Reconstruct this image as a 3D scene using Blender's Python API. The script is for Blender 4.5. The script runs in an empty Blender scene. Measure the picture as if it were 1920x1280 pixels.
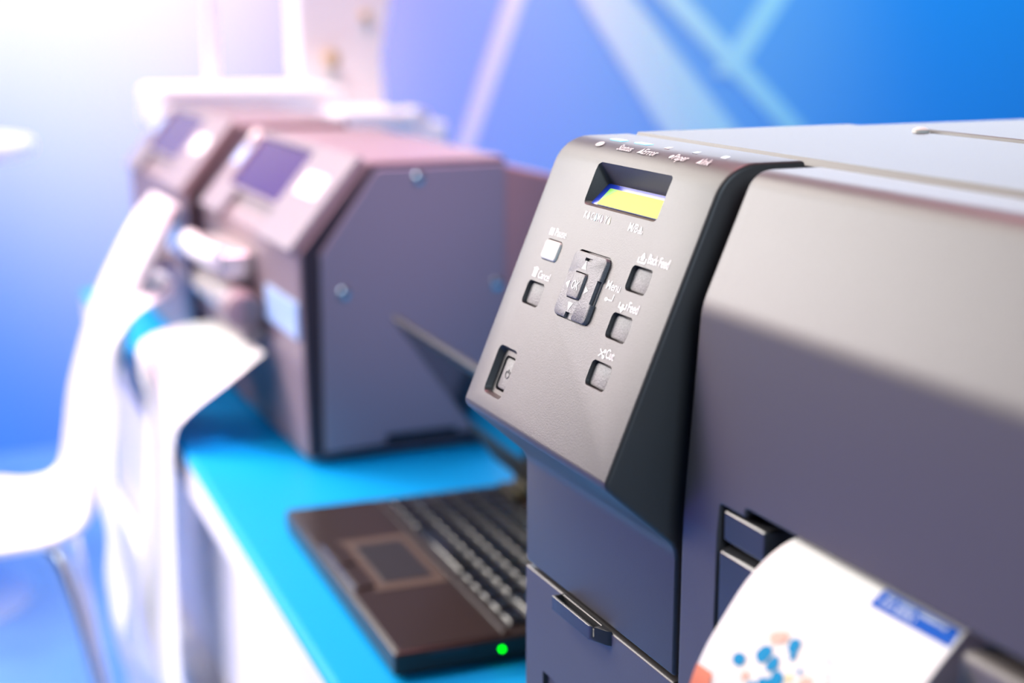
import bpy, bmesh, math, random
from mathutils import Vector, Matrix
random.seed(7)
scene = bpy.context.scene
COL = scene.collection
H = 1.17                       # floor is z = 0; all coordinates below are measured from eye height

# ------------------------------------------------------------------ camera
def norm(v): return Vector(v).normalized()
F = 2794.0
d1 = norm((-300 - 960, 20 - 640, F)); d2 = norm((7460 - 960, 18 - 640, F))
X = -d1; Y = (d2 - d2.dot(X) * X).normalized(); Z = X.cross(Y)
right = Vector((X[0], Y[0], Z[0])); down = Vector((X[1], Y[1], Z[1])); fwd = Vector((X[2], Y[2], Z[2]))
cam_data = bpy.data.cameras.new('camera'); cam = bpy.data.objects.new('camera', cam_data); COL.objects.link(cam)
M = Matrix.Identity(4)
for i in range(3):
    M[i][0] = right[i]; M[i][1] = -down[i]; M[i][2] = -fwd[i]
M[2][3] = H
cam.matrix_world = M
cam_data.sensor_width = 36.0; cam_data.lens = F / 1920 * 36.0
cam_data.clip_start = 0.01
cam_data.dof.use_dof = True; cam_data.dof.focus_distance = 0.665; cam_data.dof.aperture_fstop = 4.6
scene.camera = cam

# ------------------------------------------------------------------ world, lights, exposure
scene.view_settings.view_transform = 'Standard'; scene.view_settings.look = 'None'
scene.view_settings.gamma = 1.0; scene.view_settings.use_curve_mapping = False
scene.view_settings.exposure = 0.4
w = bpy.data.worlds.new('hall'); scene.world = w; w.use_nodes = True
bg = w.node_tree.nodes['Background']; bg.inputs[0].default_value = (0.30, 0.28, 0.42, 1); bg.inputs[1].default_value = 0.04

def area(name, loc, target, size, power, color, sy=None, spread=180):
    l = bpy.data.lights.new(name, 'AREA'); l.energy = power; l.color = color
    l.shape = 'RECTANGLE'; l.size = size; l.size_y = sy or size; l.spread = math.radians(spread)
    o = bpy.data.objects.new(name, l); COL.objects.link(o)
    o.location = (loc[0], loc[1], loc[2] + H)
    o.rotation_euler = (Vector(target) - Vector(loc)).to_track_quat('-Z', 'Y').to_euler()
    return o
def spot(name, loc, target, power, color, angle, blend=0.8, radius=0.1):
    l = bpy.data.lights.new(name, 'SPOT'); l.energy = power; l.color = color
    l.spot_size = math.radians(angle); l.spot_blend = blend; l.shadow_soft_size = radius
    o = bpy.data.objects.new(name, l); COL.objects.link(o)
    o.location = (loc[0], loc[1], loc[2] + H)
    o.rotation_euler = (Vector(target) - Vector(loc)).to_track_quat('-Z', 'Y').to_euler()
    return o
area('hall_key_light', (-1.7, -0.9, 2.0), (-0.6, 0.35, -0.1), 0.7, 19, (1, 0.95, 0.88))
area('hall_side_panel', (-3.2, -1.35, 0.80), (-0.6, 0.3, -0.1), 1.7, 23, (1, 0.99, 0.95), 0.9, 100)
area('edge_fill_panel', (-3.1, -0.35, 1.50), (-0.6, 0.3, -0.1), 1.6, 12, (1, 0.92, 0.84), 0.9, 90)  # added panel, brightens the rounded panel edge and lid seams
area('top_fill_panel', (-3.75, 2.4, 0.85), (-0.6, 0.5, -0.06), 2.6, 40, (0.9, 0.95, 1), 0.8)  # unseen added panel that gives the printer tops their sheen
spot('side_plate_fill_spot', (-0.4, 0.75, 1.7), (-1.39, 0.52, 0.02), 185, (1, 0.66, 0.96), 14, 1.0, 0.06)  # added spot, lifts the upper part of the grey side plate
area('camera_side_fill', (1.2, 0.1, 0.8), (-1.0, 0.4, -0.2), 1.0, 2.6, (0.7, 0.85, 1), None, 70)  # added weak fill from the camera side
area('rose_fill', (-2.7, -1.0, 0.3), (-1.9, 0.4, -0.3), 0.7, 7, (1, 0.42, 0.4))  # added pink fill on the grey printer fronts, in place of flare
area('overhead_fill', (-1.6, 0.6, 1.9), (-1.5, 0.4, -0.4), 0.6, 33, (1, 0.38, 0.46))  # added pinkish fill above the grey printers and counter
spot('machine_fill_spot', (-1.3, 0.1, 1.7), (-2.6, 0.80, 0.02), 60, (0.93, 1.0, 1.0), 18, 0.8, 0.08)  # added spot that whitens the white machine
spot('gap_fill_spot', (-1.0, 0.32, 2.0), (-1.91, 0.44, -0.22), 170, (1.0, 0.42, 0.50), 11, 0.9, 0.05)  # added rose spot for the far printer's dark side
spot('counter_front_fill', (-0.75, -1.1, -0.25), (-1.38, 0.30, -0.80), 22, (1.0, 0.97, 0.90), 34, 0.9, 0.1)  # added low spot that lightens the counter front
spot('paper_fill_spot', (-0.9, -1.7, 0.7), (-1.25, 0.28, -0.80), 60, (1, 0.84, 0.8), 32, 0.9, 0.15)  # added spot for the paper strips and the counter front
area('low_fill', (-2.2, -1.6, -0.75), (-0.6, 0.3, -0.35), 0.8, 4.5, (0.19, 0.07, 1))  # added violet fill from low on the left
spot('wall_flare_fill', (-2.2, -0.2, 2.2), (-4.1, 0.55, 0.30), 3700, (1, 0.22, 0.04), 34, 1.0, 0.2)  # added spot whitening the wall, stands in for lens flare glow
spot('wall_wash_left', (-2.2, -0.2, 1.8), (-4.1, 0.4, -0.40), 42, (1, 0.05, 0.62), 40, 1.0, 0.2)
spot('wall_wash_rose', (-2.6, 1.0, 1.8), (-4.1, 1.45, 0.1), 510, (1, 0.01, 0.03), 46, 1.0, 0.2)
spot('wall_wash_middle', (-2.4, 2.0, 1.9), (-4.1, 2.2, 0.2), 265, (1, 0.42, 0.08), 46, 1.0, 0.2)
area('wall_wash_blue', (-2.4, 3.4, 1.7), (-4.1, 3.4, -0.2), 1.2, 38.5, (0, 0.76, 1))
area('floor_wash_blue', (-3.0, -0.4, 2.0), (-3.2, 0.1, -1.17), 1.2, 16, (0.7, 0.85, 1), None, 90)

# ------------------------------------------------------------------ materials
def mat(name, col, rough=0.5, spec=0.5, metal=0.0, emit=None, estr=0.0, noise=0.0, nscale=400.0, bump=0.0, coat=0.0, alpha=None, trans=0.0):
    m = bpy.data.materials.new(name); m.use_nodes = True
    nt = m.node_tree; b = nt.nodes['Principled BSDF']
    b.inputs['Base Color'].default_value = (*col, 1); b.inputs['Roughness'].default_value = rough
    b.inputs['Metallic'].default_value = metal; b.inputs['Specular IOR Level'].default_value = spec
    b.inputs['Coat Weight'].default_value = coat; b.inputs['Transmission Weight'].default_value = trans
    if emit: b.inputs['Emission Color'].default_value = (*emit, 1); b.inputs['Emission Strength'].default_value = estr
    if noise or bump:
        tc = nt.nodes.new('ShaderNodeTexCoord'); n = nt.nodes.new('ShaderNodeTexNoise')
        n.inputs['Scale'].default_value = nscale; n.inputs['Detail'].default_value = 3
        nt.links.new(tc.outputs['Object'], n.inputs['Vector'])
        if noise:
            r = nt.nodes.new('ShaderNodeValToRGB')
            r.color_ramp.elements[0].position = 0.3; r.color_ramp.elements[1].position = 0.7
            r.color_ramp.elements[0].color = (*[c * (1 - noise) for c in col], 1)
            r.color_ramp.elements[1].color = (*[min(1, c * (1 + noise)) for c in col], 1)
            nt.links.new(n.outputs['Fac'], r.inputs['Fac']); nt.links.new(r.outputs['Color'], b.inputs['Base Color'])
        if bump:
            bp = nt.nodes.new('ShaderNodeBump'); bp.inputs['Strength'].default_value = bump; bp.inputs['Distance'].default_value = 0.0004
            nt.links.new(n.outputs['Fac'], bp.inputs['Height']); nt.links.new(bp.outputs['Normal'], b.inputs['Normal'])
    return m
PLASTIC = mat('charcoal_textured_plastic', (0.060, 0.058, 0.058), 0.45, 0.6, noise=0.06, nscale=1700, bump=0.16)
COVERP = mat('charcoal_cover_plastic', (0.085, 0.078, 0.080), 0.44, 0.6, noise=0.05, nscale=1300, bump=0.12)
LOWP = mat('grey_lower_cover_plastic', (0.17, 0.145, 0.14), 0.44, 0.6, noise=0.05, nscale=700, bump=0.15)
DARKP = mat('black_plastic', (0.02, 0.02, 0.022), 0.35)
GLOSSP = mat('gloss_dark_plastic', (0.05, 0.05, 0.055), 0.18)
KEYP = mat('button_plastic', (0.24, 0.235, 0.24), 0.5, noise=0.25, nscale=1400, bump=0.5)
PADP = mat('pad_plastic', (0.15, 0.15, 0.16), 0.45, noise=0.12, nscale=1400, bump=0.4)
PAUSEP = mat('pale_button', (0.78, 0.78, 0.72), 0.5)
WHITEINK = mat('white_print', (0.95, 0.95, 0.95), 0.42, 0.6)
CYANINK = mat('cyan_print', (0.25, 0.7, 0.9), 0.42, 0.6)
MAGINK = mat('magenta_print', (0.9, 0.45, 0.75), 0.42, 0.6)
YELINK = mat('yellow_print', (0.9, 0.85, 0.3), 0.42, 0.6)
LCD = mat('lcd_yellow_green', (0.20, 0.22, 0.05), 0.55, 0.08, emit=(0.95, 0.88, 0.24), estr=0.66)
LCDRIM = mat('lcd_blue_rim', (0.01, 0.05, 0.55), 0.15)
LCDGREEN = mat('lcd_green_edge', (0.1, 0.3, 0.02), 0.3, emit=(0.16, 0.62, 0.02), estr=0.5)
LEDBLUE = mat('led_blue', (0.2, 0.6, 1), 0.3, emit=(0.20, 0.72, 1.0), estr=1.0)
LEDRED = mat('led_off_red', (0.25, 0.05, 0.04), 0.3)
LEDOFF = mat('led_off', (0.05, 0.04, 0.05), 0.3)
LEDCLR = mat('led_clear', (0.7, 0.7, 0.75), 0.3)
LEDGREEN = mat('led_green', (0, .6, 0), 0.5, 0.0, emit=(0.0, 1.0, 0.0), estr=5)
PAPER = mat('white_label_paper', (0.93, 0.92, 0.90), 0.55)
BANNER = mat('blue_banner_print', (0.0, 0.11, 0.58), 0.6, 0.1)
SCRAWL = mat('banner_text_print', (0.75, 0.85, 0.95), 0.5)
BEADBLUE = mat('bead_blue_print', (0.0, 0.30, 0.60), 0.6, 0.1)
BEADTAN = mat('bead_tan_print', (0.75, 0.45, 0.34), 0.5)
BEADYEL = mat('bead_yellow_print', (0.85, 0.75, 0.35), 0.5)
BOWLP = mat('bowl_print', (0.93, 0.86, 0.80), 0.55)
ORANGE = mat('orange_print', (0.85, 0.22, 0.10), 0.5)
FAINT = mat('faint_text_print', (0.80, 0.78, 0.80), 0.55)
LAPM = mat('laptop_dark_metal', (0.030, 0.022, 0.018), 0.28, 0.35)
LAPPAD = mat('laptop_touchpad', (0.022, 0.024, 0.026), 0.35, 0.4)
LAPTAN = mat('laptop_brown_trim', (0.085, 0.066, 0.050), 0.4, 0.4)
LAPKEY = mat('laptop_key', (0.014, 0.017, 0.020), 0.12, 0.7)
LAPSCR = mat('laptop_screen', (0.008, 0.012, 0.02), 0.12)
LIDREFL = mat('olive_reflection', (0.035, 0.036, 0.026), 0.6, 0.2)  # reflection of keyboard and hinges painted as a matt olive tone
CHROME = mat('chrome', (0.8, 0.8, 0.82), 0.12, metal=1.0)
GUNM = mat('hinge_olive_metal', (0.10, 0.09, 0.05), 0.35, metal=0.6)
TABLEBLUE = mat('blue_laminate', (0.0, 0.38, 0.85), 0.5, 0.12)
TABLEWHITE = mat('white_laminate', (0.88, 0.85, 0.87), 0.4)
CLOTHW = mat('white_box_board', (0.85, 0.84, 0.80), 0.6)
PR2 = mat('grey_printer_case', (0.26, 0.19, 0.21), 0.42, noise=0.04, nscale=300, bump=0.1)
PR2SIDE = mat('grey_violet_side_plate', (0.23, 0.21, 0.26), 0.45)
BORDER = mat('shaded_border_plastic', (0.035, 0.028, 0.038), 0.5, 0.3)  # dark plastic, with the shade of the recess put into its colour
PR2FRAME = mat('pale_cover_frame', (0.26, 0.22, 0.24), 0.35)
PR2GLASS = mat('dark_window', (0.05, 0.012, 0.13), 0.12, 0.2)
PR2REAR = mat('brown_grey_case', (0.32, 0.20, 0.21), 0.5)
SILVER = mat('silver_mechanism', (0.72, 0.68, 0.64), 0.25, metal=0.5)
STICKW = mat('white_sticker', (0.95, 0.94, 0.92), 0.4)
STICKB = mat('pale_blue_panel', (0.45, 0.62, 0.95), 0.35)
CHAIRW = mat('white_chair_shell', (0.93, 0.92, 0.91), 0.35)
MACHW = mat('white_machine_case', (0.90, 0.87, 0.88), 0.4)
BRASS = mat('brass_knob', (0.70, 0.52, 0.30), 0.3, metal=0.6)
WALLM = mat('blue_painted_wall', (0.11, 0.40, 0.92), 0.8, 0.1)
STRIPM = mat('light_blue_graphic', (0.30, 0.72, 0.98), 0.7, 0.2)
FLOORM = mat('blue_carpet_floor', (0.16, 0.40, 0.88), 0.5, noise=0.12, nscale=6)

# ------------------------------------------------------------------ object helpers
def empty(name, base, label=None, cat=None, group=None):
    o = bpy.data.objects.new(name, None); o.empty_display_size = 0.02; COL.objects.link(o)
    o.location = (base[0], base[1], base[2] + H)
    tag(o, label, cat, group); return o
def tag(o, label=None, cat=None, group=None, kind=None):
    if label: o['label'] = label
    if cat: o['category'] = cat
    if group: o['group'] = group
    if kind: o['kind'] = kind
def root_base(p):
    while p.parent: p = p.parent
    return Vector((p.location.x, p.location.y, p.location.z - H))
def link(name, bm, m, parent=None, base=None, smooth=40, label=None):
    bmesh.ops.recalc_face_normals(bm, faces=bm.faces)
    me = bpy.data.meshes.new(name)
    off = root_base(parent) if parent else Vector(base or (0, 0, 0))
    bmesh.ops.translate(bm, verts=bm.verts, vec=-off)
    bm.to_mesh(me); bm.free()
    for mm in (m if isinstance(m, (list, tuple)) else [m]): me.materials.append(mm)
    shade(me, smooth)
    o = bpy.data.objects.new(name, me); COL.objects.link(o)
    if parent: o.parent = parent
    else: o.location = (off.x, off.y, off.z + H)
    if label: o['label'] = label
    return o
def shade(me, ang=40):
    me.polygons.foreach_set('use_smooth', [True] * len(me.polygons))
    me.set_sharp_from_angle(angle=math.radians(ang))
def bevel(o, wdt, segs=3, ang=40, wn=True):
    b = o.modifiers.new('Bevel', 'BEVEL'); b.width = wdt; b.segments = segs; b.limit_method = 'ANGLE'; b.angle_limit = math.radians(ang)
    b.miter_outer = 'MITER_ARC'; b.use_clamp_overlap = True
    if wn:
        n = o.modifiers.new('WeightedNormal', 'WEIGHTED_NORMAL'); n.keep_sharp = True; n.weight = 80
    return o
def apply_mods(o, ang=35):
    dg = bpy.context.evaluated_depsgraph_get(); dg.update()
    me = bpy.data.meshes.new_from_object(o.evaluated_get(dg)); old = o.data
    o.modifiers.clear(); o.data = me; bpy.data.meshes.remove(old); shade(me, ang)
def cut(o, bms, ang=35):
    """cut clean recesses into o (bms in eye coordinates)"""
    off = root_base(o); tmp = []
    for bm in bms:
        bmesh.ops.recalc_face_normals(bm, faces=bm.faces); bmesh.ops.translate(bm, verts=bm.verts, vec=-off)
        me = bpy.data.meshes.new('recess'); bm.to_mesh(me); bm.free()
        c = bpy.data.objects.new('recess', me); COL.objects.link(c); c.parent = o.parent if o.parent else None
        b = o.modifiers.new('Cut', 'BOOLEAN'); b.operation = 'DIFFERENCE'; b.solver = 'EXACT'; b.object = c; tmp.append(c)
    apply_mods(o, ang)
    for c in tmp: bpy.data.objects.remove(c)
def box(bm, x0, x1, y0, y1, z0, z1):
    vs = [bm.verts.new((x, y, z)) for x in (x0, x1) for y in (y0, y1) for z in (z0, z1)]
    for f in ((0, 1, 3, 2), (4, 6, 7, 5), (0, 4, 5, 1), (2, 3, 7, 6), (0, 2, 6, 4), (1, 5, 7, 3)): bm.faces.new([vs[i] for i in f])
    return vs
def boxo(name, x0, x1, y0, y1, z0, z1, m, parent=None, bev=0.0, segs=3, base=None, label=None):
    bm = bmesh.new(); box(bm, x0, x1, y0, y1, z0, z1)
    o = link(name, bm, m, parent, base, label=label)
    if bev: bevel(o, bev, segs)
    return o
def prism(bm, prof, x0, x1):
    a = [bm.verts.new((x0, y, z)) for y, z in prof]; b = [bm.verts.new((x1, y, z)) for y, z in prof]
    n = len(prof)
    for i in range(n): bm.faces.new((a[i], a[(i + 1) % n], b[(i + 1) % n], b[i]))
    bm.faces.new(a); bm.faces.new(b[::-1])
def rounded(pts):
    out = []; n = len(pts)
    for i, (y, z, r) in enumerate(pts):
        if r <= 0 or i == 0 or i == n - 1: out.append((y, z)); continue
        ay, az = pts[i - 1][0] - y, pts[i - 1][1] - z; by, bz = pts[i + 1][0] - y, pts[i + 1][1] - z
        la = math.hypot(ay, az); lb = math.hypot(by, bz); ay /= la; az /= la; by /= lb; bz /= lb
        ang = math.acos(max(-1, min(1, ay * by + az * bz))); t = r / math.tan(ang / 2)
        t = min(t, la * (.49 if i > 1 else .95), lb * (.49 if i < n - 2 else .95)); rr = t * math.tan(ang / 2)
        cy, cz = ay + by, az + bz; l = math.hypot(cy, cz); d = rr / math.sin(ang / 2); cy = y + cy / l * d; cz = z + cz / l * d
        a0 = math.atan2(z + az * t - cz, y + ay * t - cy); a1 = math.atan2(z + bz * t - cz, y + by * t - cy)
        da = (a1 - a0 + math.pi) % (2 * math.pi) - math.pi; k = max(2, int(abs(da) / math.radians(9)) + 1)
        for j in range(k + 1):
            a = a0 + da * j / k; out.append((cy + rr * math.cos(a), cz + rr * math.sin(a)))
    return out
def rrect(u0, u1, v0, v1, r, k=5):
    pts = []
    for cx, cy, a in ((u1 - r, v1 - r, 0), (u0 + r, v1 - r, 90), (u0 + r, v0 + r, 180), (u1 - r, v0 + r, 270)):
        for j in range(k + 1):
            t = math.radians(a + 90 * j / k); pts.append((cx + r * math.cos(t), cy + r * math.sin(t)))
    return pts
def loft(bm, rings, cap=True):
    R = [[bm.verts.new(p) for p in ring] for ring in rings]; n = len(R[0])
    for a, b in zip(R, R[1:]):
        for i in range(n): bm.faces.new((a[i], a[(i + 1) % n], b[(i + 1) % n], b[i]))
    if cap: bm.faces.new(R[0]); bm.faces.new(R[-1][::-1])
def tube(bm, path, r, n=12, cap=True):
    path = [Vector(p) for p in path]; rings = []; up = None
    for i, p in enumerate(path):
        t = (path[min(i + 1, len(path) - 1)] - path[max(i - 1, 0)]).normalized()
        if up is None: up = t.orthogonal().normalized()
        up = (up - t * up.dot(t)).normalized(); s = t.cross(up)
        rr = r[i] if isinstance(r, (list, tuple)) else r
        rings.append([p + (up * math.cos(2 * math.pi * j / n) + s * math.sin(2 * math.pi * j / n)) * rr for j in range(n)])
    loft(bm, rings, cap)
def smoothpath(pts, k=8):
    P = [Vector(p) for p in pts]; P = [2 * P[0] - P[1]] + P + [2 * P[-1] - P[-2]]; out = []
    for i in range(1, len(P) - 2):
        a, b, c, d = P[i - 1:i + 3]
        for j in range(k):
            t = j / k
            out.append(0.5 * ((2 * b) + (c - a) * t + (2 * a - 5 * b + 4 * c - d) * t * t + (3 * b - a - 3 * c + d) * t ** 3))
    out.append(P[-2]); return out
def ribbon(bm, A, B, thick=0.0004, k=6):
    """a sheet between two edge curves, with real thickness"""
    n = len(A); grid = [[A[i].lerp(B[i], j / k) for j in range(k + 1)] for i in range(n)]
    top = []; bot = []
    for i in range(n):
        rt = []; rb = []
        for j in range(k + 1):
            du = grid[min(i + 1, n - 1)][j] - grid[max(i - 1, 0)][j]; dv = grid[i][min(j + 1, k)] - grid[i][max(j - 1, 0)]
            nn = du.cross(dv); nn = nn.normalized() if nn.length > 1e-9 else Vector((0, 0, 1))
            rt.append(bm.verts.new(grid[i][j] + nn * thick / 2)); rb.append(bm.verts.new(grid[i][j] - nn * thick / 2))
        top.append(rt); bot.append(rb)
    for i in range(n - 1):
        for j in range(k):
            bm.faces.new((top[i][j], top[i][j + 1], top[i + 1][j + 1], top[i + 1][j])); bm.faces.new((bot[i][j], bot[i + 1][j], bot[i + 1][j + 1], bot[i][j + 1]))
        bm.faces.new((top[i][0], top[i + 1][0], bot[i + 1][0], bot[i][0])); bm.faces.new((top[i][k], bot[i][k], bot[i + 1][k], top[i + 1][k]))
    for j in range(k):
        bm.faces.new((top[0][j], bot[0][j], bot[0][j + 1], top[0][j + 1])); bm.faces.new((top[-1][j], top[-1][j + 1], bot[-1][j + 1], bot[-1][j]))

# ------------------------------------------------------------------ setting
FL = -H
o = boxo('floor', -4.3, 2.5, -3.5, 5.5, FL - 0.05, FL, FLOORM, base=(0, 0, FL)); tag(o, kind='structure')
o = boxo('wall_back', -4.2, -4.1, -3.5, 5.5, FL, 1.9, WALLM, base=(-4.15, 1, FL)); tag(o, kind='structure')
def band(n, y0a, y0b, y1a, y1b, z0, z1, t):
    bm = bmesh.new()
    vs = [bm.verts.new((x, y, z)) for x in (-4.1, -4.1 + t) for y, z in ((y0a, z0), (y0b, z0), (y1b, z1), (y1a, z1))]
    for f in ((0, 1, 2, 3), (7, 6, 5, 4), (0, 4, 5, 1), (1, 5, 6, 2), (2, 6, 7, 3), (3, 7, 4, 0)): bm.faces.new([vs[i] for i in f])
    q = link('trim_%d' % n, bm, STRIPM, base=(-4.1, (y0a + y1b) / 2, z0)); tag(q, kind='structure')
zt, zb = 0.75, -1.0
def at(y_top, y_bot, z):   # y along a band given where it crosses z=.03 and z=-.36
    return y_top + (y_bot - y_top) * (0.03 - z) / 0.39
band(1, at(2.03, 2.31, zb), at(2.21, 2.575, zb), at(2.03, 2.31, zt), at(2.21, 2.575, zt), zb, zt, 0.006)
band(2, at(2.30, 2.74, zb), at(2.40, 2.83, zb), at(2.30, 2.74, zt), at(2.40, 2.83, zt), zb, zt, 0.008)
band(3, at(2.66, 2.38, -0.2), at(2.75, 2.47, -0.2), at(2.66, 2.38, zt), at(2.75, 2.47, zt), -0.2, zt, 0.010)
band(4, at(1.78, 1.64, zb), at(1.84, 1.69, zb), at(1.78, 1.64, zt), at(1.84, 1.69, zt), zb, zt, 0.006)

# ------------------------------------------------------------------ counter table
TZ = -0.446
def ey(x): return 0.265 + (-0.909 - x) * 0.036          # front edge of the table runs a little askew
t = empty('counter_table', (-1.1, 0.7, FL), 'long white counter table with bright blue top carrying printers and laptop', 'table')
def slab(name, x0, x1, inset, yb, z0, z1, m, bev):
    bm = bmesh.new(); pr = [(x0, ey(x0) + inset), (x1, ey(x1) + inset), (x1, yb), (x0, yb)]
    a = [bm.verts.new((x, y, z0)) for x, y in pr]; b = [bm.verts.new((x, y, z1)) for x, y in pr]
    bm.faces.new(a[::-1]); bm.faces.new(b)
    for i in range(4): bm.faces.new((a[i], a[(i + 1) % 4], b[(i + 1) % 4], b[i]))
    q = link(name, bm, m, t)
    if bev: bevel(q, bev, 3)
    return q
slab('tabletop', -2.48, 0.4, 0.002, 1.15, TZ - 0.045, TZ - 0.012, TABLEWHITE, 0.002)
slab('blue_top', -2.482, 0.402, 0.0, 1.152, TZ - 0.012, TZ, TABLEBLUE, 0.006)
slab('front_panel', -2.46, 0.38, 0.035, 0.36, FL, TZ - 0.045, TABLEWHITE, 0.002)
slab('front_rail', -2.46, 0.38, 0.012, 0.34, TZ - 0.34, TZ - 0.30, TABLEWHITE, 0.006)
slab('back_panel', -2.46, 0.38, 0.80, 1.12, FL, TZ - 0.045, TABLEWHITE, 0.0)

# ------------------------------------------------------------------ main label printer
A_ = Vector((0, .3135, -.0745)); S_ = Vector((0, -.3873, -.9220)); N_ = Vector((0, -.9220, .3873))
def PT(u, v, h): return Vector((u, A_.y + v * S_.y + h * N_.y, A_.z + v * S_.z + h * N_.z))
XL, XM, XC, XR = -.664, -.511, -.500, -.272
P1 = empty('label_printer', (-.468, .59, TZ), 'large charcoal colour label printer with button panel and lit yellow display', 'printer')
bm = bmesh.new(); box(bm, XL + .001, XR - .001, .338, .885, TZ + .012, -.0635); bevel(link('chassis', bm, PLASTIC, P1), .006)
for fx in (XL + .03, XR - .03):
    for fy in (.37, .85):
        bm = bmesh.new(); tube(bm, [(fx, fy, TZ), (fx, fy, TZ + .013)], .012, 20); link('foot', bm, DARKP, P1)
PAN = rounded([(.357, -.0600, 0), (.3196, -.0600, .020), (.2655, -.1890, .0045), (.3000, -.2195, .012), (.3000, -.2775, 0)])
bm = bmesh.new(); prism(bm, PAN + [(.3375, -.2775), (.3375, -.1), (.357, -.066)], XL, XM)
panel = link('control_panel', bm, PLASTIC, P1)
bevel(panel, .0022, 4, 40, False); apply_mods(panel, 40)
def cutter(u0, u1, v0, v1, r, depth, taper=0.0):
    b = bmesh.new(); hs = (.002, 0.0, -depth); tp = (-.0, 0.0, taper)
    loft(b, [[PT(u, v, h) for u, v in rrect(u0 + q, u1 - q, v0 + q, v1 - q, max(.0004, r - q * .5))] for h, q in zip(hs, tp)]); return b
cuts = []
b = bmesh.new()       # display recess, sloping in from the top
r0 = rrect(-.6178, -.5488, -.0075, .0142, .0028); 
def lcdring(d, u0, u1, v0, v1, dt, db):
    out = []
    for u, v in rrect(u0, u1, v0, v1, .0016):
        f = (v - v0) / (v1 - v0); out.append(PT(u, v, -(dt * (1 - f) + db * f)))
    return out
loft(b, [[PT(u, v, .003) for u, v in r0], [PT(u, v, 0) for u, v in r0], lcdring(0, -.6145, -.5500, .0010, .0128, .0078, .0024)])
cuts.append(b)
BTN = {'back_feed': (-.5540, -.5358, .0338, .0454), 'feed': (-.5555, -.5372, .0555, .0672), 'cut': (-.5572, -.5388, .0775, .0892), 'cancel': (-.6425, -.6242, .0556, .0674)}
for k_, (a, b_, c, d) in BTN.items(): cuts.append(cutter(a, b_, c, d, .0026, .0036, .0005))
PAUSE = (-.6392, -.6225, .0341, .0446); cuts.append(cutter(*PAUSE, .0022, .003))
PADR = (-.6050, -.5722, .0343, .0666); cuts.append(cutter(*PADR, .003, .003))
cuts.append(cutter(-.6470, -.6258, .0897, .1144, .0034, .0032, .0016)); cuts.append(cutter(-.6424, -.6275, .0935, .1108, .0024, .0075))
cut(panel, cuts, 35)
def keycap(name, u0, u1, v0, v1, r, h0, h1, m, parent, soft=.0005, label=None):
    b = bmesh.new()
    rings = [[PT(u, v, h) for u, v in rrect(u0 + q, u1 - q, v0 + q, v1 - q, r)] for h, q in ((h0, 0), (h1 - soft, 0), (h1 - soft * .3, soft * .3), (h1, soft))]
    loft(b, rings); return link(name, b, m, parent, smooth=50, label=label)
for k_, (a, b_, c, d) in BTN.items():
    keycap(k_ + '_button', a + .0007, b_ - .0007, c + .0007, d - .0007, .002, -.0040, -.0018, KEYP, panel)
pz = keycap('pause_button', PAUSE[0] + .0004, PAUSE[1] - .0004, PAUSE[2] + .0006, PAUSE[3] - .0003, .0018, -.003, .0009, PAUSEP, panel, .0007, 'pale cream pause button')
keycap('power_button', -.6414, -.6285, .0945, .1098, .0018, -.0078, -.0036, KEYP, panel)
# direction pad with four notches and a raised OK key
b = bmesh.new(); u0, u1, v0, v1 = PADR[0] + .0005, PADR[1] - .0005, PADR[2] + .0009, PADR[3] - .0005
loft(b, [[PT(u, v, h) for u, v in rrect(u0 + q, u1 - q, v0 + q, v1 - q, .003)] for h, q in ((-.003, 0), (.0012, 0), (.0017, .0002), (.0019, .0006))])
pad = link('direction_pad', b, PADP, panel)
um, vm = (u0 + u1) / 2, (v0 + v1) / 2
nt_ = []
def hexa(u0, u1, v0, v1, h0, h1):
    b = bmesh.new(); loft(b, [[PT(u, v, h) for u, v in ((u0, v0), (u1, v0), (u1, v1), (u0, v1))] for h in (h0, h1)]); return b
nt_.append(hexa(um - .0040, um + .0030, v0 + .0022, v0 + .0037, .0006, .004)); nt_.append(hexa(um - .0040, um + .0030, v1 - .0028, v1 + .002, .0006, .004))
nt_.append(hexa(u1 - .0020, u1 + .002, vm - .0050, vm + .0060, .0004, .004)); nt_.append(hexa(u0 - .002, u0 + .0007, vm - .0050, vm + .0055, .0002, .004))
OKR = (-.5968, -.5845, .0444, .0571); nt_.append(hexa(OKR[0], OKR[1], OKR[2], OKR[3], -.001, .004))
cut(pad, nt_, 35)
keycap('ok_button', OKR[0] + .0004, OKR[1] - .0004, OKR[2] + .0005, OKR[3] - .0004, .0014, -.001, .0030, PADP, panel, .0005)
# LCD
def lcdpt(u, v, lift):
    f = (v - .0010) / .0118; return PT(u, v, -(.0078 * (1 - f) + .0024 * f) + lift)
b = bmesh.new(); loft(b, [[lcdpt(u, v, l) for u, v in rrect(-.6142, -.5502, .0012, .0127, .001)] for l in (.0001, .0006)]); link('lcd_surround', b, LCDRIM, panel, label='dark blue gloss rim')
b = bmesh.new(); loft(b, [[lcdpt(u, v, l) for u, v in rrect(-.6085, -.5515, .0034, .0124, .0004)] for l in (.0006, .0009)]); link('lcd_screen', b, LCD, panel, label='lit yellow green display')
b = bmesh.new(); loft(b, [[lcdpt(u, v, l) for u, v in ((-.6084, .0035), (-.6010, .0035), (-.6084, .0105))] for l in (.0009, .0010)]); link('lcd_edge_glow', b, LCDGREEN, panel, label='green corner of the display')
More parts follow.
